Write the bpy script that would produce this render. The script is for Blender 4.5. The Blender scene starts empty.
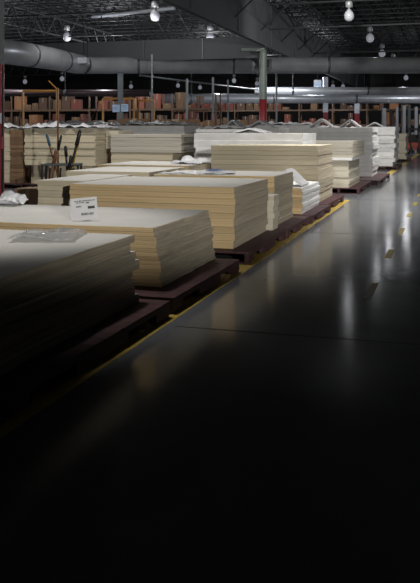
import bpy, bmesh, math, random
from mathutils import Vector, Matrix, noise
random.seed(7)
S = bpy.context.scene
COL = S.collection
PI = math.pi

# ------------------------------------------------------------------ camera, world, lights, exposure
YAW = math.atan(242 / 800)
cam_d = bpy.data.cameras.new('camera'); cam = bpy.data.objects.new('camera', cam_d); COL.objects.link(cam)
cam.location = (0, 0, 1.55); cam.rotation_euler = (PI / 2, 0, YAW)
cam_d.sensor_fit = 'VERTICAL'; cam_d.sensor_height = 36.0; cam_d.lens = 36.0 * 800 / 583
cam_d.shift_y = -160.5 / 583; cam_d.clip_end = 300
S.camera = cam
W = bpy.data.worlds.new('world'); S.world = W; W.use_nodes = True
W.node_tree.nodes['Background'].inputs[0].default_value = (0, 0, 0, 1)
W.node_tree.nodes['Background'].inputs[1].default_value = 0
S.view_settings.view_transform = 'Standard'; S.view_settings.look = 'None'
S.view_settings.gamma = 1; S.view_settings.use_curve_mapping = False
S.view_settings.exposure = 0.0

def spot(x, y, z, power, half, blend, tgt=None, size=.25, col=(1, .97, .92)):
    l = bpy.data.lights.new('unseen_spot', 'SPOT'); l.energy = power; l.spot_size = 2 * math.radians(half)
    l.spot_blend = blend; l.shadow_soft_size = size; l.color = col
    o = bpy.data.objects.new('unseen_spot', l); COL.objects.link(o); o.location = (x, y, z)
    if tgt:
        o.rotation_euler = (Vector(tgt) - Vector((x, y, z))).to_track_quat('-Z', 'Y').to_euler()
    return o
K = 2.6
def point(x, y, z, power, size=.12, col=(.95, .97, 1)):
    l = bpy.data.lights.new('bay_and_fill_light', 'POINT'); l.energy = power; l.shadow_soft_size = size; l.color = col
    o = bpy.data.objects.new('bay_and_fill_light', l); COL.objects.link(o); o.location = (x, y, z)
# unseen spots above the frame, cones shaped to light stacks and leave foreground dark
spot(-4.0, 6.4, 6.4, 290 * K, 21.5, .6, size=.3)
spot(-4.6, 11.0, 6.4, 270 * K, 40, 1)
spot(-5.5, 16.5, 6.4, 330 * K, 58, .8)
spot(-.2, 17.5, 6.4, 1050 * K, 53, 1, size=.5)
spot(-.5, 28.0, 6.4, 1100 * K, 55, 1, size=.4)
spot(-11.0, 16.5, 6.4, 330 * K, 62, .8)
# the high bay lamps in view, then points added to brighten the racking and far end
for (x, y, p) in ((-4.0, 32.3, 2), (-3.6, 40.8, 4), (-3.6, 48.6, 5), (-3.1, 58, 12), (-11.8, 30.6, 55), (-11.6, 38.6, 70), (-17.8, 36.6, 60), (-18.8, 43, 190),
                  (-25, 40, 170), (-12, 52, 260), (-18, 60, 300), (-10, 60, 300), (-31, 41, 200), (5, 60, 420)):
    point(x, y, 5.35, p * K)

spot(-4, 29.5, 7.2, 420 * K, 62, .6, tgt=(-5, 42, 4.0))  # this and the next: unseen spots added to brighten the ducts
spot(-14, 28.5, 7.2, 240 * K, 62, .6, tgt=(-15, 40, 4.0))
# added unseen flood behind the camera; its cone edge shapes the dark foreground
fl_ = spot(8, -9.0, 3.6, 4500 * K, 15, .28, tgt=(8 - 20 * math.sin(.47), -9 + 20 * math.cos(.47), 3.6 + 20 * math.tan(math.radians(4.35))), size=.1)
fl_.scale = (4, 1, 1)

# ------------------------------------------------------------------ materials
def nodes(m): return m.node_tree.nodes, m.node_tree.links
def mat(name, col, rough=.6, metal=0, var=.12, scale=8, bump=.0, bscale=60, rand=0, emit=None, estr=0, stretch=(1, 1, 1), alpha=1, col2=None):
    m = bpy.data.materials.new(name); m.use_nodes = True; N, L = nodes(m); b = N['Principled BSDF']
    b.inputs['Roughness'].default_value = rough; b.inputs['Metallic'].default_value = metal
    tc = N.new('ShaderNodeTexCoord'); mp = N.new('ShaderNodeMapping'); mp.inputs['Scale'].default_value = stretch
    L.new(tc.outputs['Object'], mp.inputs[0])
    nz = N.new('ShaderNodeTexNoise'); nz.inputs['Scale'].default_value = scale; nz.inputs['Detail'].default_value = 5
    L.new(mp.outputs[0], nz.inputs['Vector'])
    cr = N.new('ShaderNodeValToRGB'); e = cr.color_ramp.elements
    c2 = col2 or tuple(min(1, c * (1 + var)) for c in col)
    e[0].position = .3; e[1].position = .7
    e[0].color = (*[c * (1 - var) for c in col], 1); e[1].color = (*c2, 1)
    L.new(nz.outputs[0], cr.inputs[0]); out = cr.outputs[0]
    if rand:
        oi = N.new('ShaderNodeObjectInfo'); mr = N.new('ShaderNodeMapRange')
        mr.inputs['To Min'].default_value = 1 - rand; mr.inputs['To Max'].default_value = 1 + rand
        L.new(oi.outputs['Random'], mr.inputs['Value'])
        mx = N.new('ShaderNodeVectorMath'); mx.operation = 'SCALE'
        L.new(out, mx.inputs[0]); L.new(mr.outputs[0], mx.inputs['Scale']); out = mx.outputs[0]
    L.new(out, b.inputs['Base Color'])
    if bump:
        n2 = N.new('ShaderNodeTexNoise'); n2.inputs['Scale'].default_value = bscale; n2.inputs['Detail'].default_value = 4
        L.new(mp.outputs[0], n2.inputs['Vector'])
        bp = N.new('ShaderNodeBump'); bp.inputs['Strength'].default_value = bump; bp.inputs['Distance'].default_value = .01
        L.new(n2.outputs[0], bp.inputs['Height']); L.new(bp.outputs[0], b.inputs['Normal'])
    if emit: b.inputs['Emission Color'].default_value = (*emit, 1); b.inputs['Emission Strength'].default_value = estr
    if alpha < 1: b.inputs['Alpha'].default_value = alpha
    return m

M = {}
M['top'] = mat('foam skin', (.66, .65, .62), .8, var=.06, scale=2, bump=.15, rand=.04)
M['top_y'] = mat('foam skin cream', (.54, .49, .38), .8, var=.06, scale=2, bump=.15, rand=.05)
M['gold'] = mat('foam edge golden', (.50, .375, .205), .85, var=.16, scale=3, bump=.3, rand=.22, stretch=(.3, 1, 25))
M['side'] = mat('foam edge sliced beige', (.42, .365, .27), .9, var=.2, scale=3, bump=.5, rand=.16, stretch=(1, .4, 28))  # sliced grain; greyer tint puts the light on the aisle sides into colour
M['cream'] = mat('foam edge cream', (.50, .44, .32), .85, var=.08, scale=3, bump=.2, rand=.1, stretch=(.3, 1, 20))
M['pale'] = mat('foam edge pale', (.54, .50, .40), .85, var=.07, scale=3, bump=.2, rand=.07, stretch=(.3, 1, 20))
M['grey'] = mat('foam edge greyish', (.42, .39, .33), .85, var=.08, scale=3, bump=.2, rand=.12, stretch=(.3, 1, 20))
M['white'] = mat('foam edge white', (.76, .76, .76), .8, var=.08, scale=4, bump=.3, rand=.13)
M['film'] = mat('white packing film', (.62, .63, .66), .45, var=.08, scale=5, bump=.5, bscale=25)
M['clear'] = mat('clear packing film', (.5, .5, .5), .25, var=.05, scale=5, bump=.6, bscale=20, alpha=.4)
M['pallet'] = mat('wine red stained wood', (.060, .022, .026), .7, var=.3, scale=5, bump=.3, rand=.2, stretch=(4, 1, 4))
M['card'] = mat('brown cardboard', (.15, .09, .05), .85, var=.15, rand=.3)
M['card2'] = mat('orange brown cardboard', (.26, .12, .055), .85, var=.15, rand=.3)
M['card3'] = mat('dark brown cardboard', (.09, .05, .035), .85, var=.15, rand=.3)
M['cardw'] = mat('white carton', (.5, .46, .40), .8, var=.1, rand=.2)
M['cardr'] = mat('red brown carton', (.16, .045, .03), .8, var=.1, rand=.3)
M['tape'] = mat('packing tape', (.25, .19, .12), .4)
M['galv'] = mat('galvanised duct metal', (.40, .42, .45), .36, .4, var=.15, scale=1.5, bump=.1, bscale=8)
M['galvd'] = mat('dull duct metal', (.10, .105, .115), .45, .6, var=.2, scale=1.5)
M['band'] = mat('duct seam metal', (.10, .11, .12), .5, .7)
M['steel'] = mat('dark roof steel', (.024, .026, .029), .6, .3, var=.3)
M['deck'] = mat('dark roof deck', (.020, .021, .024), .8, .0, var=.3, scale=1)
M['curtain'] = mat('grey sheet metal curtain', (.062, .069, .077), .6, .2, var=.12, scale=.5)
M['col'] = mat('grey painted steel', (.10, .115, .12), .5, .1, var=.1)
M['colg'] = mat('green grey painted steel', (.17, .20, .185), .5, .1, var=.1)
M['lightcol'] = mat('pale painted steel', (.42, .45, .50), .5, .1, var=.1)
M['red'] = mat('red safety paint', (.19, .012, .02), .5, var=.2, scale=3)
M['yellow'] = mat('yellow floor tape', (.46, .33, .065), .45, var=.25, scale=3.5, bump=.1, stretch=(1, 1, 1))
M['yellowf'] = mat('faded yellow dash', (.26, .21, .04), .4, var=.35, scale=12)
M['orange'] = mat('orange rack steel', (.42, .20, .045), .5, var=.15)
M['rackd'] = mat('dark rack steel', (.10, .055, .03), .5, .2)
M['black'] = mat('black rubber and plastic', (.012, .012, .013), .5)
M['blue'] = mat('blue plastic tube', (.03, .10, .18), .5)
M['sky'] = mat('pale blue paper', (.34, .46, .62), .7)
M['ink'] = mat('black print', (.012, .012, .014), .6)
M['blueink'] = mat('blue print', (.06, .10, .25), .6)
M['paper'] = mat('white paper', (.45, .45, .46), .7, var=.03)
M['rust'] = mat('rust brown pole', (.16, .07, .03), .6, var=.3)
M['yel'] = mat('yellow handle', (.45, .30, .03), .5)
M['wall'] = mat('dark painted wall', (.02, .018, .018), .8)
M['fork'] = mat('orange red truck paint', (.75, .07, .03), .4, var=.1)
M['lamp'] = mat('lit acrylic lamp globe', (.35, .35, .37), .3, emit=(.80, .85, 1), estr=.16)
M['lampcap'] = mat('grey lamp housing', (.28, .29, .30), .4, .3, emit=(.8, .85, 1), estr=.01)
M['joint'] = mat('dark joint sealant', (.02, .02, .022), .6)
M['pink'] = mat('dull pink insulated duct', (.05, .032, .036), .45, .4)

def floor_mat():
    m = bpy.data.materials.new('polished concrete'); m.use_nodes = True; N, L = nodes(m); b = N['Principled BSDF']
    tc = N.new('ShaderNodeTexCoord')
    n1 = N.new('ShaderNodeTexNoise'); n1.inputs['Scale'].default_value = .5; n1.inputs['Detail'].default_value = 8; n1.inputs['Roughness'].default_value = .65
    n2 = N.new('ShaderNodeTexNoise'); n2.inputs['Scale'].default_value = 14; n2.inputs['Detail'].default_value = 4
    L.new(tc.outputs['Object'], n1.inputs['Vector']); L.new(tc.outputs['Object'], n2.inputs['Vector'])
    cr = N.new('ShaderNodeValToRGB'); e = cr.color_ramp.elements
    e[0].position = .3; e[0].color = (.125, .132, .145, 1); e[1].position = .72; e[1].color = (.19, .20, .22, 1)
    L.new(n1.outputs[0], cr.inputs[0]); L.new(cr.outputs[0], b.inputs['Base Color'])
    mr = N.new('ShaderNodeMapRange'); mr.inputs['To Min'].default_value = .09; mr.inputs['To Max'].default_value = .17
    L.new(n1.outputs[0], mr.inputs['Value']); L.new(mr.outputs[0], b.inputs['Roughness'])
    bp = N.new('ShaderNodeBump'); bp.inputs['Strength'].default_value = .06; bp.inputs['Distance'].default_value = .01
    L.new(n2.outputs[0], bp.inputs['Height']); L.new(bp.outputs[0], b.inputs['Normal'])
    b.inputs['Specular IOR Level'].default_value = .22
    return m
M['floor'] = floor_mat()

# ------------------------------------------------------------------ mesh helpers
class MB:
    def __init__(s): s.v = []; s.f = []; s.m = []
    def box(s, x0, x1, y0, y1, z0, z1, mi=0, rot=None, c=None):
        n = len(s.v)
        p = [Vector((x, y, z)) for z in (z0, z1) for y in (y0, y1) for x in (x0, x1)]
        if rot is not None:
            c = Vector(c); p = [rot @ (q - c) + c for q in p]
        s.v += p
        for f in ((0, 2, 3, 1), (4, 5, 7, 6), (0, 1, 5, 4), (2, 6, 7, 3), (0, 4, 6, 2), (1, 3, 7, 5)):
            s.f.append([n + i for i in f]); s.m.append(mi)
        return s
    def tube(s, pts, r, n=8, mi=0, cap=True):
        pts = [Vector(p) for p in pts]; rs = r if isinstance(r, (list, tuple)) else [r] * len(pts)
        base = len(s.v)
        for i, p in enumerate(pts):
            t = (pts[min(i + 1, len(pts) - 1)] - pts[max(i - 1, 0)]).normalized()
            a = Vector((0, 0, 1)) if abs(t.z) < .9 else Vector((1, 0, 0))
            u = t.cross(a).normalized(); w = u.cross(t)
            for k in range(n):
                an = 2 * PI * k / n; s.v.append(p + (u * math.cos(an) + w * math.sin(an)) * rs[i])
        for i in range(len(pts) - 1):
            for k in range(n):
                a = base + i * n + k; b = base + i * n + (k + 1) % n
                s.f.append([a, b, b + n, a + n]); s.m.append(mi)
        if cap:
            s.f.append([base + k for k in range(n)][::-1]); s.m.append(mi)
            s.f.append([base + (len(pts) - 1) * n + k for k in range(n)]); s.m.append(mi)
        return s
    def lathe(s, prof, n=12, mi=0, c=(0, 0, 0)):
        base = len(s.v)
        for r, z in prof:
            for k in range(n):
                a = 2 * PI * k / n; s.v.append(Vector((c[0] + r * math.cos(a), c[1] + r * math.sin(a), c[2] + z)))
        for i in range(len(prof) - 1):
            for k in range(n):
                a = base + i * n + k; b = base + i * n + (k + 1) % n
                s.f.append([a, b, b + n, a + n]); s.m.append(mi)
        return s
    def mesh(s, name, mats, smooth=False):
        me = bpy.data.meshes.new(name); me.from_pydata([tuple(v) for v in s.v], [], s.f)
        for q in (mats if isinstance(mats, (list, tuple)) else [mats]): me.materials.append(q)
        me.polygons.foreach_set('material_index', s.m)
        me.polygons.foreach_set('use_smooth', [smooth] * len(s.f))
        bm = bmesh.new(); bm.from_mesh(me); bmesh.ops.recalc_face_normals(bm, faces=bm.faces); bm.to_mesh(me); bm.free()
        return me
    def build(s, name, mats, parent=None, smooth=False, loc=(0, 0, 0), rz=0):
        return put(name, s.mesh(name, mats, smooth), parent, loc, rz)
def put(name, me, parent=None, loc=(0, 0, 0), rz=0):
    o = bpy.data.objects.new(name, me); COL.objects.link(o); o.location = loc; o.rotation_euler = (0, 0, rz)
    if parent: o.parent = parent
    return o
def tag(o, label, cat, group=None):
    o['label'] = label; o['category'] = cat
    if group: o['group'] = group
    return o
def thing(name, label, cat, loc=(0, 0, 0), rz=0, group=None):
    return tag(put(name, None, None, loc, rz), label, cat, group)
def struct(o): o['kind'] = 'structure'; return o

# ------------------------------------------------------------------ building shell
XL, XR, YB, YF, ZD = -46, 16, 88, -12, 8.35
fl = struct(MB().box(XL, XR, YF, YB, -.2, 0).build('floor', M['floor']))
def strip(x0, x1, y0, y1, h=.0015):
    return MB().box(x0, x1, y0, y1, .0002, h).mesh('control_joint', M['joint'])
for y in (6.0, 12.15, 18.3, 24.4, 30.5, 36.6, 48.8):
    put('control_joint', strip(-2.1, XR, y - .007, y + .007), fl)
for x in (1.6, 7.7):
    put('control_joint', strip(x - .006, x + .006, YF, YB, .0011), fl)
ce = struct(put('ceiling', None))
ce.location = (0, 0, ZD)
d = MB()
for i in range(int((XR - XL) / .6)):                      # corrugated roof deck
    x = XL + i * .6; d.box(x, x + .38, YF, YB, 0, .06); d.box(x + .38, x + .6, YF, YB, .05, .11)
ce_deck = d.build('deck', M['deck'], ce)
struct(MB().box(XL - .3, XL, YF, YB, 0, ZD).build('wall_left', M['wall']))
struct(MB().box(XR, XR + .3, YF, YB, 0, ZD).build('wall_right', M['wall']))
struct(MB().box(XL, XR, YB, YB + .3, 0, ZD).build('wall_back', M['wall']))
struct(MB().box(XL, XR, YF - .3, YF, 0, ZD).build('wall_rear', M['wall']))
# open web joists, each a part of the ceiling
def truss(L, h, pitch, r, along='x'):
    b = MB(); n = int(L / pitch)
    for z in (0, h): b.box(0, L, -r * 2.2, r * 2.2, z - r, z + r)
    for i in range(n):
        x = i * pitch
        b.tube([(x, 0, 0), (x + pitch / 2, 0, h)], r * .9, 3, cap=False)
        b.tube([(x + pitch / 2, 0, h), (x + pitch, 0, 0)], r * .9, 3, cap=False)
    return b
jm = truss(XR - XL, .72, .9, .024).mesh('joist', M['steel'])
y = 20.0
while y < 86:
    put('joist', jm, ce, (XL, y, -.80)); y += 1.55
gm = truss(XR - XL, 1.15, 1.3, .032).mesh('girder', M['steel'])
for y in (24.6, 36.9, 49.2, 61.5): put('girder', gm, ce, (XL, y, -2.0))
gm2 = truss(66, .9, 1.3, .03).mesh('girder', M['steel'])
for x in (-20, 3.5):
    o = put('girder', gm2, ce, (x, 20, -1.75), PI / 2)
# sheet metal draught curtains
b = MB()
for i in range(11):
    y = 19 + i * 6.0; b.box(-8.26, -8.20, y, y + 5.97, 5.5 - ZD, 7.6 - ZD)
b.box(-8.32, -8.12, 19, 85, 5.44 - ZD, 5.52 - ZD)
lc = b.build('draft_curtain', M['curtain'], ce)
bm_ = MB().tube([(0, 0, 0), (1.5, 0, 1.35)], .03, 5).mesh('brace', M['steel'])
for i in range(10): put('brace', bm_, lc, (-8.2, 21.5 + i * 4.5, 6.05 - ZD))
sm_ = MB().box(-.02, .02, -.03, .03, 0, 2.05).mesh('seam_rail', M['band'])
for i in range(10): put('seam_rail', sm_, lc, (-8.18, 25 + i * 6.0, 5.5 - ZD))
b = MB()
for i in range(9):
    x = -8.3 - (i + 1) * 3.0; b.box(x, x + 2.97, 36.2, 36.26, 4.95 - ZD, 5.95 - ZD)
tc_ = b.build('draft_curtain', M['curtain'], ce)
for i in range(9): put('seam_rail', MB().box(-.03, .03, -.03, .03, 0, 1).mesh('seam_rail', M['band']), tc_, (-8.3 - i * 3.0, 36.18, 4.95 - ZD))
# pale pipes running under the roof
for (x0, y0, x1, y1, z, r, lab) in ((-17.5, 37.2, -12.5, 35.6, 7.35, .09, 'pale pipe run under the dark roof at upper left'),):
    o = thing('ceiling_pipe', lab, 'pipe', (x0, y0, z)); v = Vector((x1 - x0, y1 - y0, 0))
    MB().tube([(0, 0, 0), v], r, 8).build('pipe', M['lightcol'], o, True)
    for k in (.1, .5, .9):
        p = v * k; MB().box(p.x - .02, p.x + .02, p.y - .02, p.y + .02, r, ZD - z).build('hanger', M['steel'], o)

# ------------------------------------------------------------------ ducts
def duct(label, pts, rad, m, rings=4, bars=6, zc=None):
    p0 = Vector(pts[0]); o = thing('air_duct', label, 'duct', p0)
    q = [Vector(p) - p0 for p in pts]
    rs = rad if isinstance(rad, list) else [rad] * len(q)
    MB().tube(q, rs, 20).build('duct_pipe', m, o, True)
    for i in range(len(q) - 1):
        L = (q[i + 1] - q[i]); n = max(1, int(L.length / rings))
        for k in range(n):
            t = (k + .5) / n; c = q[i] + L * t; dv = L.normalized() * .05; r = rs[i] + (rs[i + 1] - rs[i]) * t + .025
            MB().tube([c - dv, c + dv], r, 20).build('seam_band', M['band'], o, True)
            if k % 2 == 0:
                zt = ZD - p0.z - c.z; MB().box(c.x - .012, c.x + .012, c.y - .012, c.y + .012, c.z + r, zt).build('hanger', M['steel'], o)
    return o
def at(u, v, z):
    dd = (1.55 - z) * 800 / (v - 131); l = (u - 210) / 800 * dd
    return Vector((-math.sin(YAW) * dd + math.cos(YAW) * l, math.cos(YAW) * dd + math.sin(YAW) * l, z))
def atd(u, dd, z):
    l = (u - 210) / 800 * dd
    return Vector((-math.sin(YAW) * dd + math.cos(YAW) * l, math.cos(YAW) * dd + math.sin(YAW) * l, z))
za = 1.55 + 66 * 39 / 800
A1 = atd(92, 39.2, za); A2 = atd(470, 39.2, za)
B = [atd(-60, 31, za + .05), atd(8, 33, za + .05), atd(50, 35.8, za + .03), atd(75, 38.2, za), A1, A2]
db = da = duct('long round galvanised duct crossing the hall, bent and thicker at left', B, [.52, .52, .50, .47, .41, .40], M['galv'], 4.2)
Lv = A2 - A1
for k, w in ((.445, 1.0),):
    c = A1 - B[0] + Lv * k; MB().box(c.x - .55, c.x + .55, c.y - .46, c.y - .36, c.z - .16, c.z + .22).build('grille', M['black'], da)
    MB().box(c.x - .65, c.x + .65, c.y - .43, c.y - .34, c.z - .22, c.z + .28).build('grille_frame', M['galvd'], da)
c = B[3] - B[0]
MB().box(c.x - .1, c.x + .9, c.y - .62, c.y - .3, c.z - .05, c.z + .22).build('access_panel', M['lightcol'], db)
duct('middle slim duct behind the long duct, with dull highlights', [atd(255, 55, 4.30), atd(480, 55, 4.30)], .27, M['galv'], 5)
duct('lowest and farthest duct over the racking, brightly streaked', [atd(150, 60, 3.98), atd(480, 60, 3.98)], .36, M['galv'], 6)
duct('pinkish duct above the racking at left', [atd(-20, 46, 3.75), atd(150, 46, 3.72)], .2, M['pink'], 5)
o = thing('conduit', 'thin conduit sloping across below the long duct', 'pipe', atd(140, 41, 4.40))
MB().tube([(0, 0, 0), atd(262, 52, 4.2) - atd(140, 41, 4.40)], .05, 8).build('pipe', M['col'], o, True)
hv = atd(262, 52, 4.2) - atd(140, 41, 4.40)
for k in (.05, .95):
    q = hv * k; MB().box(q.x - .012, q.x + .012, q.y - .012, q.y + .012, q.z, ZD - 4.40).build('hanger', M['steel'], o)

# ------------------------------------------------------------------ high bay lamps
gl = MB().lathe([(.0, -.52), (.10, -.52), (.19, -.45), (.24, -.34), (.25, -.22), (.20, -.08), (.12, 0)], 14).mesh('lamp_globe', M['lamp'], True)
hs = MB().lathe([(.12, -.01), (.13, .05), (.05, .08), (.05, .15), (.17, .17), (.18, .40), (.14, .46), (0, .47)], 12).mesh('lamp_housing', M['lampcap'], True)
lamps = [(349, 12, 'largest lamp, above the aisle at the top right'), (370, 35, 'second of the lamps above the aisle at right'), (382, 51, 'third of the lamps above the aisle at right'), (393, 60, 'small fourth lamp just above the long duct at right'),
         (155, 12, 'lamp at the top centre left of the sloping curtain'), (210, 34, 'lamp between the grey curtains near their corner'), (67, 34, 'lamp above the bend of the large duct'), (129, 50, 'lamp hanging before the transverse grey curtain'),
         (62, 77, 'lamp below the large duct at left'), (25, 80, 'lamp below the duct near the left column'), (178, 84, 'small lamp below the centre of the long duct'), (200, 86, 'faint lamp between centre ducts'),
         (234, 79, 'small lamp left of the green grey post'), (257, 82, 'small lamp touching the green grey post'), (333, 84, 'lamp right of the pale far column'), (343, 87, 'second lamp right of the pale far column'),
         (406, 76, 'upper of the two lamps at the right edge'), (416, 84, 'lower of the two lamps at the right edge'), (131, 85, 'small lamp right of the grey column with papers')]
for u, v, lab in lamps:
    p = at(u, v, 6.5)
    if p.y > 84: p = atd(u, 84 / .98, 6.5); 
    o = thing('high_bay_lamp', 'round clear high bay ' + lab, 'ceiling lamp', (p.x, p.y, 6.5 + .05), 0, 'high bay lamps')
    put('lamp_globe', gl, o).scale = (.82, .82, .82); put('lamp_housing', hs, o).scale = (.85, .85, .85)
    MB().tube([(0, 0, .38), (0, 0, ZD - 6.55)], .012, 5).build('hanger', M['steel'], o)

# ------------------------------------------------------------------ columns
def icol(label, p, w, ztop, m, zr=3.0, redm=True, rz=0):
    o = thing('steel_column', label, 'column', (p.x, p.y, 0), rz)
    z0 = zr if redm else 0
    def H(a, bz, s, mm, nm):
        b = MB(); t = w * .09
        b.box(-w / 2 * s, w / 2 * s, -w / 2 * s, -w / 2 * s + t, a, bz).box(-w / 2 * s, w / 2 * s, w / 2 * s - t, w / 2 * s, a, bz).box(-t / 2, t / 2, -w / 2 * s + t, w / 2 * s - t, a, bz)
        return b.build(nm, mm, o)
    H(z0, ztop, 1, m, 'shaft')
    if redm: H(0.02, zr, 1.0, M['red'], 'lower_shaft')
    MB().box(-w * .8, w * .8, -w * .8, w * .8, 0, .02).build('base_plate', m, o)
    return o
c1 = icol('near grey column with red lower part at the left edge', atd(-3, 18, 0), .26, ZD - .8, M['col'], 3.05, True, YAW)
MB().box(-.14, .14, -.15, -.131, 1.72, 1.95).build('marker_band', M['lightcol'], c1)
MB().box(-.10, .17, -.22, -.135, 1.15, 1.42).build('junction_box', M['red'], c1)
MB().tube([(.16, -.10, .2), (.16, -.10, 3.0)], .02, 6).build('conduit', M['steel'], c1)
c2 = icol('grey column with two pale blue papers, left of centre', atd(120.5, 43, 0), .28, 5.0, M['col'], 3, False, YAW)
for sx, dz, ln in ((-.22, 0, .12), (.24, .03, -.15)):
    q = MB().box(sx - .19, sx + .19, -.165, -.145, 2.56 + dz, 2.96 + dz).build('posted_paper', M['sky'], c2)
    for k in range(4): MB().box(sx - .15, sx + .15 - .05 * (k % 2), -.167, -.165, 2.88 + dz - k * .07, 2.90 + dz - k * .07).build('print_line', M['blueink'], q)
# green grey post with a short arm
o = thing('arm_post', 'green grey post with short arm and red foot before the duct', 'post', tuple(atd(263, 36.8, 0)), YAW)
MB().lathe([(.185, 3.0), (.185, 5.05), (.15, 5.28), (0.0, 5.34)], 16).build('shaft', M['colg'], o, True)
MB().lathe([(0.0, 0.02), (.17, .02), (.17, 3.02), (0, 3.02)], 16).build('lower_shaft', M['red'], o, True)
MB().box(-.3, .3, -.3, .3, 0, .02).build('base_plate', M['colg'], o)
MB().box(-1.0, .05, -.07, .07, 5.22, 5.36).build('arm', M['colg'], o)
icol('pale far column with red foot behind the right white stacks', atd(325.5, 60, 0), .34, 5.6, M['lightcol'], 2.95, True, YAW)
icol('farthest pale column with red foot right of the other', atd(357, 64, 0), .34, 4.5, M['lightcol'], 2.95, True, YAW)
for u, dd, w, zt, mm, lab in ((276.5, 42, .09, 5.4, 'col', 'thin pale pole just right of the green grey post'), (213, 44, .12, 4.5, 'col', 'thin grey pole right of centre below the ducts'), (187, 42, .12, 4.3, 'col', 'thin grey pole in the centre before the racking'),
                           (152, 36, .07, 5.0, 'col', 'thin pale pole hanging down left of centre'), (228, 46, .1, 4.5, 'col', 'thin grey pole left of the red footed post'),
                           (384, 58, .26, 3.2, 'lightcol', 'first pale upright of the row at far right'), (391, 58, .18, 3.1, 'pink', 'second, dull pink upright of the row at far right'), (397, 58, .16, 3.3, 'lightcol', 'third pale upright of the row at far right'), (404, 58, .2, 3.4, 'lightcol', 'fourth pale upright of the row at far right'), (409, 58, .2, 3.4, 'col', 'fifth, grey upright of the row at far right'), (416, 58, .2, 3.3, 'lightcol', 'last pale upright of the row at far right')):
    p = atd(u, dd, 0); o = thing('slim_pole', lab, 'pole', tuple(p), YAW)
    MB().box(-w / 2, w / 2, -w / 2, w / 2, .02, zt).build('shaft', M[mm], o)
    MB().box(-w * .65, w * .65, -w * .65, w * .65, 0, .02).build('base_plate', M[mm], o)

# ------------------------------------------------------------------ racking and cartons at the back
ORD = ['first', 'second', 'third', 'fourth', 'fifth', 'sixth', 'seventh', 'eighth', 'ninth', 'tenth', 'eleventh', 'twelfth', 'thirteenth', 'fourteenth', 'fifteenth', 'sixteenth', 'seventeenth', 'eighteenth']
bmesh_cache = {}
def carton_mesh(key):
    if key in bmesh_cache: return bmesh_cache[key]
    b = MB().box(-.5, .5, -.5, .5, 0, .97).box(-.5, -.01, -.5, .5, .97, 1.0).box(.01, .5, -.5, .5, .97, 1.0)
    b.box(-.07, .07, -.505, .505, 1.0, 1.006, 1); b.box(-.07, .07, -.508, -.5, .62, 1.0, 1)
    bmesh_cache[key] = b.mesh('carton', [M[key], M['tape']]); return bmesh_cache[key]
names = {'card': 'brown', 'card2': 'orange brown', 'card3': 'dark brown', 'cardw': 'whitish', 'cardr': 'dark red brown'}
def rack(x0, y0, nb, bw, levels, where, mm, depth=1.1, hts=(.2, 1.0), wr=(.22, .6)):
    uprm = MB(); H = levels[-1] + .9
    up = uprm.box(-.05, .05, 0, .09, 0, H).box(-.05, .05, depth - .09, depth, 0, H).mesh('upright', M[mm])
    br = MB()
    for k in range(int(H / 1.0)):
        br.tube([(0, .05, k * 1.0 + .1), (0, depth - .05, k + .9)], .02, 4)
    br = br.mesh('brace', M[mm]); bea = MB().box(.05, bw - .05, 0, .05, -.13, 0).box(.05, bw - .05, depth - .05, depth, -.13, 0).mesh('beam', M[mm])
    shf = MB()
    for k in range(6): shf.box(.08 + k * (bw - .16) / 6, .08 + (k + .8) * (bw - .16) / 6, .05, depth - .05, -.03, 0)
    shf = shf.mesh('shelf', M['rackd'])
    r = thing('pallet_rack', '%s pallet racking full of cartons %s' % ('orange' if mm == 'orange' else 'dark', where[1]), 'rack', (x0, y0, 0))
    for k in range(nb + 1):
        u = put('upright', up, r, (k * bw, 0, 0)); put('brace', br, u)
    for k in range(nb):
        for z in levels: put('beam', bea, r, (k * bw, 0, z)); put('shelf', shf, r, (k * bw, 0, z))
    for k in range(nb):
        for li, z in enumerate(levels[1:]):
            x = k * bw + .14; i = 0
            while True:
                w = random.uniform(*wr)
                if x + w > (k + 1) * bw - .1: break
                h = random.uniform(*hts); key = random.choices(['card', 'card2', 'card3', 'cardw', 'cardr'], [5, 2.5, 8, .8, 5])[0]
                if random.random() < .74:
                    c = put('carton', carton_mesh(key), None, (x0 + x + w / 2, y0 + .5, z + .001)); dd = random.uniform(.6, .85)
                    c.scale = (w, dd, h)
                    tag(c, '%s carton, %s from left, %s shelf, %s bay of %s racking' % (names[key], ORD[i], ['lower', 'upper', 'top'][li], ORD[k], where[0]), 'box', 'cartons on the %s racking' % where[0])
                x += w + random.uniform(.03, .12); i += 1
rack(-30.5, 46.5, 6, 2.8, [.25, 1.75, 2.95], ('nearer left', 'behind the stacks at left'), 'rackd')
rack(-23.5, 66.5, 8, 2.8, [.3, 2.1, 3.35], ('farther right', 'far behind the stacks at right'), 'rackd', wr=(.3, .75))
# orange frames in front of the racking
def frame(label, u0, u1, dd, zt, ub=None):
    a = atd(u0, dd, 0); b_ = atd(u1, dd, 0); o = thing('orange_frame', label, 'frame', tuple(a)); v = b_ - a
    MB().tube([(0, 0, 0), (0, 0, zt)], .06, 6).build('post', M['orange'], o)
    MB().tube([v, v + Vector((0, 0, zt))], .06, 6).build('post', M['orange'], o)
    MB().tube([(0, 0, zt), v + Vector((0, 0, zt))], .07, 6).build('crossbar', M['orange'], o)
    return o
frame('orange goalpost frame behind the crumpled film at left', 23, 57, 42, 3.65)
frame('orange frame behind the column with blue papers', 103, 134, 44.5, 3.35)
frame('small orange frame right of the one with papers', 139, 154, 44.5, 3.25)

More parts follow.
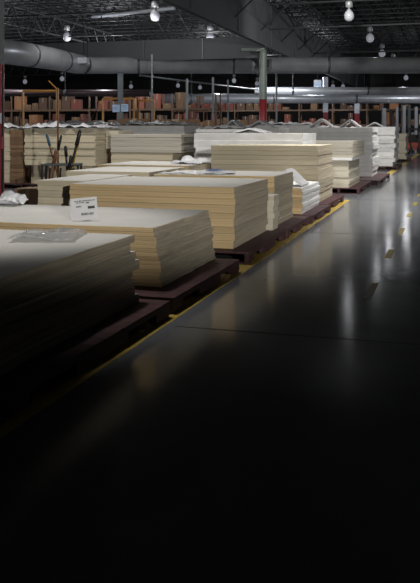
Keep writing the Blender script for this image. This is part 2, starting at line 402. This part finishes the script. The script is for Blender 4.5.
# ------------------------------------------------------------------ pallets
def pallet(x0, x1, y0, y1, label, h=.14):
    o = thing('pallet', label, 'pallet', ((x0 + x1) / 2, (y0 + y1) / 2, 0), random.uniform(-.008, .008), 'wine red pallets under the foam stacks')
    L = y1 - y0; Wd = x1 - x0; t = .02
    n = max(6, round(L / .165)); bw = L / n - .006
    for k in range(n):
        yy = -L / 2 + k * L / n
        e = random.uniform(-.002, .003)
        MB().box(-Wd / 2, Wd / 2 + e, yy, yy + bw, h - t, h).build('deck_board', M['pallet'], o)
    sm = MB(); z0, z1 = t, h - t - .0005; w = .05
    n1, n2 = L * .16, L * .38                                # notches for the forks
    for a, b_ in ((-L / 2, -n2), (-n1, n1), (n2, L / 2)): sm.box(-w / 2, w / 2, a, b_, z0, z1)
    for a, b_ in ((-n2, -n1), (n1, n2)): sm.box(-w / 2, w / 2, a, b_, z1 - .03, z1)
    sm = sm.mesh('stringer', M['pallet'])
    for x in (-Wd / 2 + w / 2 + .005, -Wd / 4, 0, Wd / 4, Wd / 2 - w / 2 - .005): put('stringer', sm, o, (x, 0, 0))
    for a in (-L / 2 + .01, -.07, L / 2 - .15): MB().box(-Wd / 2 + .01, Wd / 2 - .01, a, a + .14, 0, t - .0005).build('bottom_board', M['pallet'], o)
    return o
pallet(-5.0, -2.25, 3.7, 6.28, 'nearest pallet, mostly dark, under the front left stack')
pallet(-5.1, -2.24, 6.38, 8.52, 'pallet under the jagged low stack, notches facing the aisle')
pallet(-4.75, -2.26, 9.0, 11.25, 'pallet under the golden stack behind the jagged one')
pallet(-4.5, -2.26, 11.35, 13.15, 'pallet under the low stack just before the tented one')
pallet(-3.65, -2.22, 13.25, 15.32, 'pallet under the small white tented stack')
pallet(-4.7, -2.28, 15.42, 17.7, 'pallet under the tall golden stack')
pallet(-4.2, -2.18, 19.82, 22.9, 'pallet under the pale split stack, standing over the line')
pallet(-5.2, -1.98, 23.2, 27.3, 'long pallet under the white stack behind the pale one')
pallet(-4.0, -2.05, 32.4, 35.2, 'far pallet before the second yellow line stretch')
pallet(-3.7, -2.05, 41.0, 43.4, 'farthest visible pallet along the aisle')
pallet(-5.6, -4.80, 9.7, 11.7, 'short pallet left of the golden stack')
pallet(-6.3, -4.60, 11.9, 13.9, 'pallet behind the sticks rack stack, left')
pallet(-6.8, -4.76, 14.2, 16.2, 'pallet under the stack with one orange edge')
pallet(-13.0, -8.9, 18.9, 21.0, 'wide pallet seen dark red below the tall stacks at left')
pallet(-8.5, -6.5, 18.9, 21.0, 'pallet under the greyish stack at left centre')
pallet(-6.9, -5.2, 21.2, 23.2, 'pallet under the jagged white pile')

# ------------------------------------------------------------------ foam boards
def board_mesh(w, l, t, mats, bev=.006, wav=0, dents=0):
    """a foam board with softened edges, subdivided a little so the rim can wander; slots: skin, front edge, side edge"""
    nx, ny = 8, 8; vs = []; fs = []; mi = []
    def rim(i, j):
        x = -w / 2 + w * i / nx; y = -l / 2 + l * j / ny
        if i in (0, nx): x += random.uniform(-1, 1) * wav
        if j in (0, ny): y += random.uniform(-1, 1) * wav
        return x, y
    P = {(i, j): rim(i, j) for i in range(nx + 1) for j in range(ny + 1)}
    loop = [(i, 0) for i in range(nx)] + [(nx, j) for j in range(ny)] + [(i, ny) for i in range(nx, 0, -1)] + [(0, j) for j in range(ny, 0, -1)]
    rings = []
    for (ins, z) in ((bev, 0), (0, bev), (0, t - bev), (bev, t)):
        ring = []
        for (i, j) in loop:
            x, y = P[(i, j)]
            x += -ins if i == nx else (ins if i == 0 else 0); y += -ins if j == ny else (ins if j == 0 else 0)
            ring.append(len(vs)); vs.append((x, y, z))
        rings.append(ring)
    n = len(loop)
    for r in range(3):
        for k in range(n):
            a, b_ = loop[k], loop[(k + 1) % n]
            fs.append([rings[r][k], rings[r][(k + 1) % n], rings[r + 1][(k + 1) % n], rings[r + 1][k]])
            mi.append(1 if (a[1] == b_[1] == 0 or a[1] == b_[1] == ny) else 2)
    fs.append(rings[0][::-1]); mi.append(0); fs.append(rings[3]); mi.append(0)
    me = bpy.data.meshes.new('foam_board'); me.from_pydata(vs, [], fs)
    for q in mats: me.materials.append(M[q])
    me.polygons.foreach_set('material_index', mi)
    return me
def stack(desc, x0, x1, y0, y1, z0, z1, n, mats=('top', 'gold', 'side'), jx=.01, jy=.01, lean=(0, 0), wav=.003, adj='cream', thick=None, white=(), meshes=3, rot=.004):
    w, l = x1 - x0, y1 - y0; H = z1 - z0
    ts = thick or [random.uniform(.8, 1.2) for _ in range(n)]
    s = sum(ts); ts = [t / s * H for t in ts]; z = z0 + .001; cx, cy = (x0 + x1) / 2, (y0 + y1) / 2
    for k, t in enumerate(ts):
        fr = k / max(1, n - 1)
        ms = ('top', 'white', 'white') if k in white else mats
        me = board_mesh(w + random.uniform(-jx, jx), l + random.uniform(-jy, jy), t - .0015, ms, min(.004, t * .12), wav)
        o = put('foam_board', me, None, (cx + lean[0] * fr + random.uniform(-jx, jx), cy + lean[1] * fr + random.uniform(-jy, jy), z), random.uniform(-rot, rot))
        top = n - 1 - k
        pos = 'topmost' if top == 0 else ('bottom one' if k == 0 else ORD[top] + ' from the top')
        tag(o, '%s foam board, %s of the %s' % (adj if k not in white else 'white', pos, desc), 'foam board', 'foam boards of the ' + desc)
        z += t
Z = .14
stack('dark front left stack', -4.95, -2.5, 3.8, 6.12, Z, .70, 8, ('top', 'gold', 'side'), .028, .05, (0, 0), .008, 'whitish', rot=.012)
# jagged stack: pairs stepping, leaning to the camera
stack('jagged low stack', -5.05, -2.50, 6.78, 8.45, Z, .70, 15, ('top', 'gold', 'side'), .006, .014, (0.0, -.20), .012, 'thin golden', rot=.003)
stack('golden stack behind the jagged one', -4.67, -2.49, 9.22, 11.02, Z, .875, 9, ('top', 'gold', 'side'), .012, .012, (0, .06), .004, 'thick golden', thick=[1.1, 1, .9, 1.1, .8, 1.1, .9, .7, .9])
stack('narrow stack left of the golden one', -5.46, -4.74, 9.85, 11.5, Z, .875, 9, ('top', 'cream', 'cream'), .01, .01, adj='cream')
stack('low stack left behind the golden one', -6.12, -4.65, 12.0, 13.8, Z, .89, 9, ('top', 'cream', 'side'), adj='cream')
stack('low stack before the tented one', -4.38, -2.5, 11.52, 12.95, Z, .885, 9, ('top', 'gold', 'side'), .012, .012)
stack('tiny stack between two golden ones', -3.1, -2.42, 11.105, 11.45, Z, .635, 6, ('top', 'pale', 'pale'), .012, .004, adj='small pale')
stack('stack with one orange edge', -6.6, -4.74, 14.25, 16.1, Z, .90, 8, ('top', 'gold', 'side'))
stack('small tented stack', -3.5, -2.42, 13.4, 15.25, Z, .585, 8, ('white', 'gold', 'white'), .015, .015, adj='pale')
stack('tall golden stack', -4.66, -2.5, 15.5, 17.5, Z, 1.262, 12, ('top_y', 'cream', 'side'), .01, .01, adj='golden')
stack('pale split stack, lower half', -4.1, -2.44, 19.95, 22.3, Z, .82, 8, ('top', 'pale', 'pale'), .01, .01, adj='pale cream')
stack('pale split stack, middle layer', -4.15, -2.36, 19.88, 22.5, .82, .885, 1, ('top', 'white', 'white'), .0, .0, adj='white')
stack('pale split stack, upper half', -4.1, -2.36, 20.0, 22.75, .885, 1.30, 5, ('top', 'grey', 'pale'), .01, .01, adj='beige')
stack('white stack behind the pale one', -5.0, -2.36, 25.0, 27.1, Z, 1.66, 11, ('top', 'white', 'white'), .05, .05, adj='white', wav=.01, rot=.01)
stack('far white stack at the aisle', -3.8, -2.2, 32.6, 35.0, Z, 1.72, 10, ('top', 'white', 'white'), .05, .04, adj='white', wav=.01, rot=.01)
stack('farthest pale stack at the aisle', -3.6, -2.2, 41.2, 43.2, Z, 1.42, 8, ('top', 'pale', 'pale'), .03, .03, adj='pale')
stack('tall cream stack at left, upper part', -10.92, -8.85, 19.0, 20.8, .64, 1.61, 14, ('top', 'cream', 'cream'), .01, .01, adj='cream')
stack('tall cream stack at left, lower part', -10.8, -9.0, 19.15, 20.8, Z, .635, 6, ('top', 'cream', 'cream'), .01, .01, adj='cream')
stack('cream stack beside the left column', -12.7, -11.42, 19.3, 20.8, Z, 1.61, 12, ('top', 'cream', 'cream'), .01, .01, adj='cream')
stack('narrow brown stack near the left column', -11.38, -10.985, 19.05, 20.5, Z, 1.58, 14, ('card', 'card', 'card'), .005, .01, adj='brown')
stack('greyish stack, upper part', -8.42, -6.5, 19.0, 20.8, 1.0, 1.47, 6, ('top', 'grey', 'grey'), .008, .008, adj='greyish')
stack('greyish stack, lower part', -8.42, -6.74, 19.02, 20.8, Z, .998, 9, ('top', 'cream', 'cream'), .008, .008, adj='beige')
stack('jagged white pile', -6.85, -5.45, 21.3, 23.0, Z, 1.60, 16, ('top', 'white', 'white'), .07, .05, adj='white', wav=.015, rot=.02)
stack('light stack over a brown carton', -8.83, -8.47, 19.6, 20.6, 1.08, 1.56, 6, ('top', 'pale', 'pale'), .005, .005, adj='pale')
for (z0, z1, lab) in ((0.0, .68, 'brown carton at the floor left of the greyish stack'), (.685, 1.078, 'brown carton carrying a light stack left of the greyish stack')):
    c = put('carton', carton_mesh('card'), None, (-8.66, 20.12, z0 + .001)); c.scale = (.26, .9, z1 - z0); tag(c, lab, 'box')
pallet(-3.2, -.3, 60.9, 63.1, 'distant pallet across the end of the aisle')
stack('distant white stack across the aisle end', -3.1, -.4, 61, 63, Z, 1.45, 6, ('top', 'white', 'white'), .02, .02, adj='white')
c_w = [(-5.05, -3.15, 28.0, 30.0, 1.62, 'wide white stack behind centre'), (-7.6, -5.45, 26.0, 28.0, 1.66, 'white stack behind the jagged pile'), (-10.6, -8.1, 24.0, 26.0, 1.72, 'white stack behind the greyish one'), (-13.6, -11.0, 24.0, 26.0, 1.72, 'white stack behind the cream ones'), (-8.0, -5.3, 31.5, 33.5, 1.78, 'distant white stack at centre'), (-16.6, -14.0, 24.0, 26.0, 1.72, 'white stack behind the left column')]
for (a, b_, c, dd, z, lab) in c_w:
    pallet(a - .05, b_ + .05, c - .1, dd + .1, 'pallet under the ' + lab)
    stack(lab, a, b_, c, dd, Z, z, 9, ('top', 'white', 'white'), .03, .03, adj='white', wav=.01, rot=.008)
pallet(-5.8, -3.1, 17.74, 19.7, 'pallet hidden behind the tall golden stack')
stack('white stack behind the tall golden one', -5.75, -3.2, 17.78, 19.6, Z, 1.50, 9, ('top', 'white', 'white'), .02, .02, adj='white', wav=.006, rot=.008)

# long tan cartons behind the white stacks
for u0, u1, dd, zt, lab in ((152, 200, 35, 2.05, 'long tan carton block behind the jagged white pile'), (120, 150, 36, 2.1, 'tan carton block under the column with blue papers'), (203, 214, 36, 2.0, 'short tan carton right of the long block'), (230, 247, 37, 2.05, 'tan carton left of the red footed post')):
    a = atd(u0, dd, 0); b_ = atd(u1, dd, 0); v = b_ - a
    c = put('carton', carton_mesh('card'), None, tuple(a + v / 2)); c.rotation_euler = (0, 0, math.atan2(v.y, v.x)); c.scale = (v.length, .9, zt); tag(c, lab, 'box')
for x0, x1, y0, zt, key, lab in ((-7.2, -6.72, 12.2, .56, 'card', 'brown carton on the floor behind the jagged stack at left'), (-6.68, -6.5, 12.3, .54, 'card3', 'narrow dark carton beside the brown one at left'), (-12.4, -11.6, 17.6, .70, 'card2', 'orange brown carton beside the left column')):
    c = put('carton', carton_mesh(key), None, ((x0 + x1) / 2, y0 + .25, 0.001)); c.scale = (x1 - x0, .5, zt); tag(c, lab, 'box')

# ------------------------------------------------------------------ films and folded sheets
def film(name, label, cx, cy, z, w, l, amp, m='film', seed=0, rz=0, nx=22, ny=14, fold=None, droop=0, freq=3.0):
    vs = []; fs = []
    for j in range(ny + 1):
        for i in range(nx + 1):
            u, v = i / nx - .5, j / ny - .5; x, y = u * w, v * l
            h = abs(noise.noise(Vector((x * freq + seed * 7.3, y * freq, seed)))) * amp * 1.8 + abs(noise.noise(Vector((x * 9 + seed, y * 9, 3)))) * amp * .5
            if fold: h += max(0, fold[1] * (1 - abs(u - fold[0]) / fold[2]))
            e = min(.5 - abs(u), .5 - abs(v)); 
            if e < .06: h *= .55
            x += noise.noise(Vector((j * .4, seed, 1))) * .06 * w * (1 if i in (0, nx) else .3); y += noise.noise(Vector((i * .4, seed, 5))) * .08 * l * (1 if j in (0, ny) else .3)
            vs.append((x, y, h + .002))
    for j in range(ny):
        for i in range(nx):
            a = j * (nx + 1) + i; fs.append((a, a + 1, a + nx + 2, a + nx + 1))
    me = bpy.data.meshes.new(name); me.from_pydata(vs, [], fs); me.materials.append(M[m])
    me.polygons.foreach_set('use_smooth', [True] * len(fs))
    o = put(name, me, None, (cx, cy, z), rz); md = o.modifiers.new('thickness', 'SOLIDIFY'); md.thickness = .002; md.offset = 1
    return tag(o, label, 'plastic film', None)
film('plastic_film', 'crumpled white film on the tall cream stack at left', -9.9, 19.75, 1.613, 2.2, 1.7, .13, seed=1)
film('plastic_film', 'crumpled white film on the stack beside the left column', -12.0, 19.9, 1.613, 1.4, 1.4, .13, seed=2)
film('plastic_film', 'crumpled white film on the white stack behind the cream ones', -12.3, 25, 1.722, 2.6, 1.9, .16, seed=3)
film('plastic_film', 'crumpled white film on the white stack behind the greyish one', -9.3, 25, 1.722, 2.4, 1.9, .16, seed=4)
film('plastic_film', 'rumpled white film on the jagged white pile', -6.15, 22.1, 1.602, 1.3, 1.5, .10, seed=6)
film('plastic_film', 'white film on the distant white stack at centre', -6.6, 32.5, 1.782, 2.5, 1.8, .13, seed=8)
film('plastic_film', 'flat white film on the wide white stack behind centre', -4.1, 29, 1.622, 1.8, 1.8, .08, seed=12)
film('plastic_film', 'white film bunched at the rear left of the jagged stack', -4.86, 8.1, .702, .34, .3, .12, seed=9)
film('plastic_film', 'loose white film crumpled on the stack with one orange edge', -5.0, 15.3, .902, .6, 1.0, .10, seed=10)
film('plastic_film', 'small white film scrap on the orange brown carton', -12.0, 17.85, .702, .8, .45, .12, seed=17)
# large film with blue print, lying over the rear low stack
pf = film('printed_film', 'white film with blue print on the low stack', -3.55, 12.15, .887, .55, .95, .035, seed=11, rz=.25)
for k in range(7):
    MB().box(-.18 + .04 * (k % 2), .02 + .05 * (k % 3), -.34 + k * .10, -.30 + k * .10, .045, .048).build('print_mark', M['blueink'], pf)
film('plastic_film', 'long rumpled white strip along the low stack', -4.05, 11.70, .888, .6, .2, .06, seed=15, rz=.1)
film('clear_film', 'sheet of clear film lying over the front stack rear edge', -3.08, 5.75, .703, .50, .60, .07, 'clear', seed=14, rz=.25, freq=1.5)
# tented sheets
def tent(label, cx, cy, z, w, l, h, t=.02, rz=0, m='film'):
    b = MB(); prof = [(-w / 2, 0), (-w * .30, h * .36), (-w * .10, h * .84), (0, h), (w * .12, h * .80), (w * .34, h * .28), (w / 2, 0)]
    n = len(prof)
    for s_ in (-1, 1):
        for (x, zz) in prof: b.v.append(Vector((x, s_ * l / 2, zz + t)))
        for (x, zz) in prof: b.v.append(Vector((x * .93, s_ * l / 2, max(0, zz * .86))))
    for i in range(n - 1):
        b.f.append([i, i + 1, 2 * n + i + 1, 2 * n + i]); b.f.append([n + i, 3 * n + i, 3 * n + i + 1, n + i + 1])
        b.f.append([i, n + i, n + i + 1, i + 1]); b.f.append([2 * n + i, 2 * n + i + 1, 3 * n + i + 1, 3 * n + i])
    b.f.append([0, 2 * n, 3 * n, n]); b.f.append([n - 1, 2 * n - 1, 4 * n - 1, 3 * n - 1])
    b.m = [0] * len(b.f)
    o = b.build('folded_sheet', M[m], None, False, (cx, cy, z), rz)
    return tag(o, label, 'foam sheet')
tent('white sheet folded into a tent on the small stack', -2.76, 13.95, .588, .62, .6, .26, .035)
tent('white sheet tented high on the white stack, left of two', -3.95, 25.4, 1.662, .75, .8, .25, .03)
tent('white sheet tented on the white stack, right of two', -3.05, 25.4, 1.662, .62, .8, .22, .03)
tent('flat white folded sheet on the white pile at centre', -7.2, 26.8, 1.664, .6, .8, .25)
tent('white folded sheet peaking above the jagged pile', -6.2, 26.6, 1.664, .9, .8, .22)
tent('small white folded sheet on the far aisle stack', -3.0, 33.2, 1.722, .7, .7, .17)
tent('white folded sheet on the white stack behind the golden one', -4.6, 18.8, 1.502, .8, .8, .10)

# ------------------------------------------------------------------ label card on the jagged stack
o = thing('label_card', 'white printed label card standing tilted on the jagged stack', 'sign', tuple(at(85, 219.5, .718)), YAW + .05)
tb = MB().box(-.125, .125, -.002, .002, 0, .205, rot=Matrix.Rotation(-.12, 3, 'X') @ Matrix.Rotation(-.09, 3, 'Y'), c=(0, 0, 0)); tb.build('card', M['paper'], o)
R_ = Matrix.Rotation(-.12, 3, 'X') @ Matrix.Rotation(-.09, 3, 'Y')
def mark(x0, x1, z0, z1, m='ink'):
    MB().box(x0, x1, -.0045, -.0022, z0, z1, rot=R_, c=(0, 0, 0)).build('print_mark', M[m], o)
x = -.085
for w_ in (.016, .012, .022, .01, .02, .014, .02, .012, .016):   # row of small type at the top
    mark(x, x + w_, .172, .180); x += w_ + .006
x = -.07
for w_ in (.02, .014, .024): mark(x, x + w_, .158, .165); x += w_ + .008
mark(.02, .05, .150, .160); mark(-.075, -.025, .118, .130, 'col'); mark(.035, .10, .098, .122)
x = -.03
while x < .085: mark(x, x + .004, .040, .062); x += random.choice((.006, .008, .010))
MB().box(-.05, .05, 0, .08, 0, .004).build('stand_foot', M['paper'], o)

# ------------------------------------------------------------------ rack of sticks and poles
ro = atd(62, 15.1, 0)
o = thing('tool_rack', 'low dark metal rack holding sticks behind the stacks at left', 'rack', tuple(ro), YAW)
for x in (-.33, .33):
    for y in (-.18, .18):
        MB().tube([(x * 1.08, y * 1.2, 0), (x, y, .92)], .022, 6).build('leg', M['black'], o)
for y in (-.18, .18):
    MB().tube([(-.36, y, .92), (.36, y, .92)], .020, 6).build('rail', M['col'], o)
    MB().tube([(-.36, y, .35), (.36, y, .35)], .015, 6).build('rail', M['black'], o)
for x in (-.33, -.1, .12, .33): MB().tube([(x, -.18, .90), (x, .18, .90)], .014, 6).build('crossbar', M['black'], o)
for x in (-.22, -.02, .22):
    MB().tube([(x, -.18, .35), (x + .03, -.19, .86)], .02, 6).build('hook', M['black'], o)
def stick(label, u0, z0, u1, z1, r, m, cap='black', yy=0, d0=15.05, d1=15.15):
    a = atd(u0, d0, z0); b_ = atd(u1, d1, z1); q = thing('long_stick', label, 'stick', tuple(a)); v = b_ - a
    MB().tube([(0, 0, 0), v * .72], r, 8).build('handle', M[m], q, True)
    MB().tube([v * .72, v * .95, v], [r * 1.5, r * 1.5, r * .8], 8).build('grip', M[cap], q, True)
stick('blue gripped stick leaning left in the tool rack', 58, .7, 46.5, 1.50, .018, 'rust', 'blue')
stick('short dark stick leaning right beside the tall pole', 50, .45, 61.5, 1.48, .016, 'rust', 'black', d0=15.2, d1=15.3)
stick('dark stick with black head leaning far right', 66, .5, 80.5, 1.58, .026, 'black', 'black')
stick('yellow stick beside the dark one leaning right', 70, .6, 79, 1.42, .02, 'yel', 'yel', d0=15.25, d1=15.3)
stick('brown stick crossing low in the tool rack', 46, .3, 56, 1.2, .02, 'rust', 'rust', d0=14.9, d1=14.95)
stick('brown stick with black tip in the rack middle', 64, .2, 71, 1.1, .02, 'rust', 'black', d0=14.85, d1=14.9)
stick('stubby black stick upright in the rack middle', 68, .55, 65.5, 1.27, .022, 'black', 'black', d0=15.35, d1=15.35)
o = thing('tall_pole', 'tall rust brown pole rising from the tool rack', 'pole', tuple(atd(58, 15.45, 0)), YAW)
MB().tube([(0, 0, .02), (0, 0, 2.38)], .019, 8).build('shaft', M['rust'], o, True)
MB().lathe([(0, 0), (.2, 0), (.2, .02), (.03, .04)], 12).build('base', M['black'], o)
MB().tube([(0, 0, 2.34), (-.18, 0, 2.52)], .014, 6).build('hook', M['orange'], o)

# ------------------------------------------------------------------ hanging box light below the duct
p = atd(317.5, 66, 5.4)
o = thing('hanging_box', 'pale bluish box hanging below the duct beside the far column', 'box', tuple(p), YAW)
MB().box(-.3, .3, -.2, .2, -.35, .35).box(-.22, .22, -.23, -.2, -.25, .1, 1).build('housing', [M['lightcol'], M['sky']], o)
MB().tube([(0, 0, .35), (0, 0, ZD - 5.4)], .02, 5).build('hanger', M['steel'], o)

# ------------------------------------------------------------------ lift truck at the end of the aisle
p = atd(413.5, 55, 0)
o = thing('forklift', 'small orange red forklift far down the aisle at right', 'forklift', tuple(p), .15)
MB().box(-.42, .42, -.5, .8, .25, .75).box(-.40, .40, .45, .95, .25, 1.05).box(-.36, .36, -.7, -.5, .3, .6).build('body', M['fork'], o)
MB().box(-.3, .3, .25, .45, .75, 1.3).box(-.3, .3, -.1, .4, .75, .85).build('seat', M['black'], o)
for x in (-.28, .28): MB().box(x - .05, x + .05, -.85, -.72, .1, 1.75).build('mast_rail', M['black'], o)
for z in (1.6, .9): MB().box(-.3, .3, -.84, -.74, z, z + .09).build('mast_bar', M['black'], o)
for x in (-.2, .2): MB().box(x - .05, x + .05, -1.8, -.85, .06, .1).box(x - .05, x + .05, -.9, -.85, .1, .5).build('fork', M['black'], o)
for x in (-.38, .38):
    for y in (-.45, .7): MB().tube([(x - .08, y, .2), (x + .08, y, .2)], .2, 14).build('wheel', M['black'], o, True)
    MB().tube([(x, -.5, .75), (x * .9, -.3, 1.72)], .03, 6).tube([(x, .8, 1.0), (x * .9, .65, 1.72)], .03, 6).build('guard_post', M['black'], o)
MB().box(-.38, .38, -.35, .7, 1.70, 1.75).build('overhead_guard', M['black'], o)

# ------------------------------------------------------------------ floor markings
def tape(label, x0, x1, y0, y1, m='yellow', name='floor_line', z=.0022):
    b = MB(); n = max(1, int((y1 - y0) / .5))
    for i in range(n):
        a = y0 + (y1 - y0) * i / n; c = y0 + (y1 - y0) * (i + 1) / n
        b.box(x0 + random.uniform(-.004, .004), x1 + random.uniform(-.004, .004), a, c, .0003, z)
    return tag(b.build(name, M[m], None), label, 'floor marking')
tape('wide yellow floor line beside the near pallets', -2.42, -2.18, 2.0, 18.1)
tape('yellow floor line continuing past the pale split stack', -2.30, -2.06, 27.4, 60)
for i, y in enumerate((7.95, 10.35, 12.75, 15.2, 17.6, 20.0, 22.4)):
    tape('faded yellow dash on the aisle floor, %s from the camera' % ORD[i], -.79, -.71, y - .42, y + .35, 'yellowf', 'floor_dash')['group'] = 'faded dashes along the aisle'
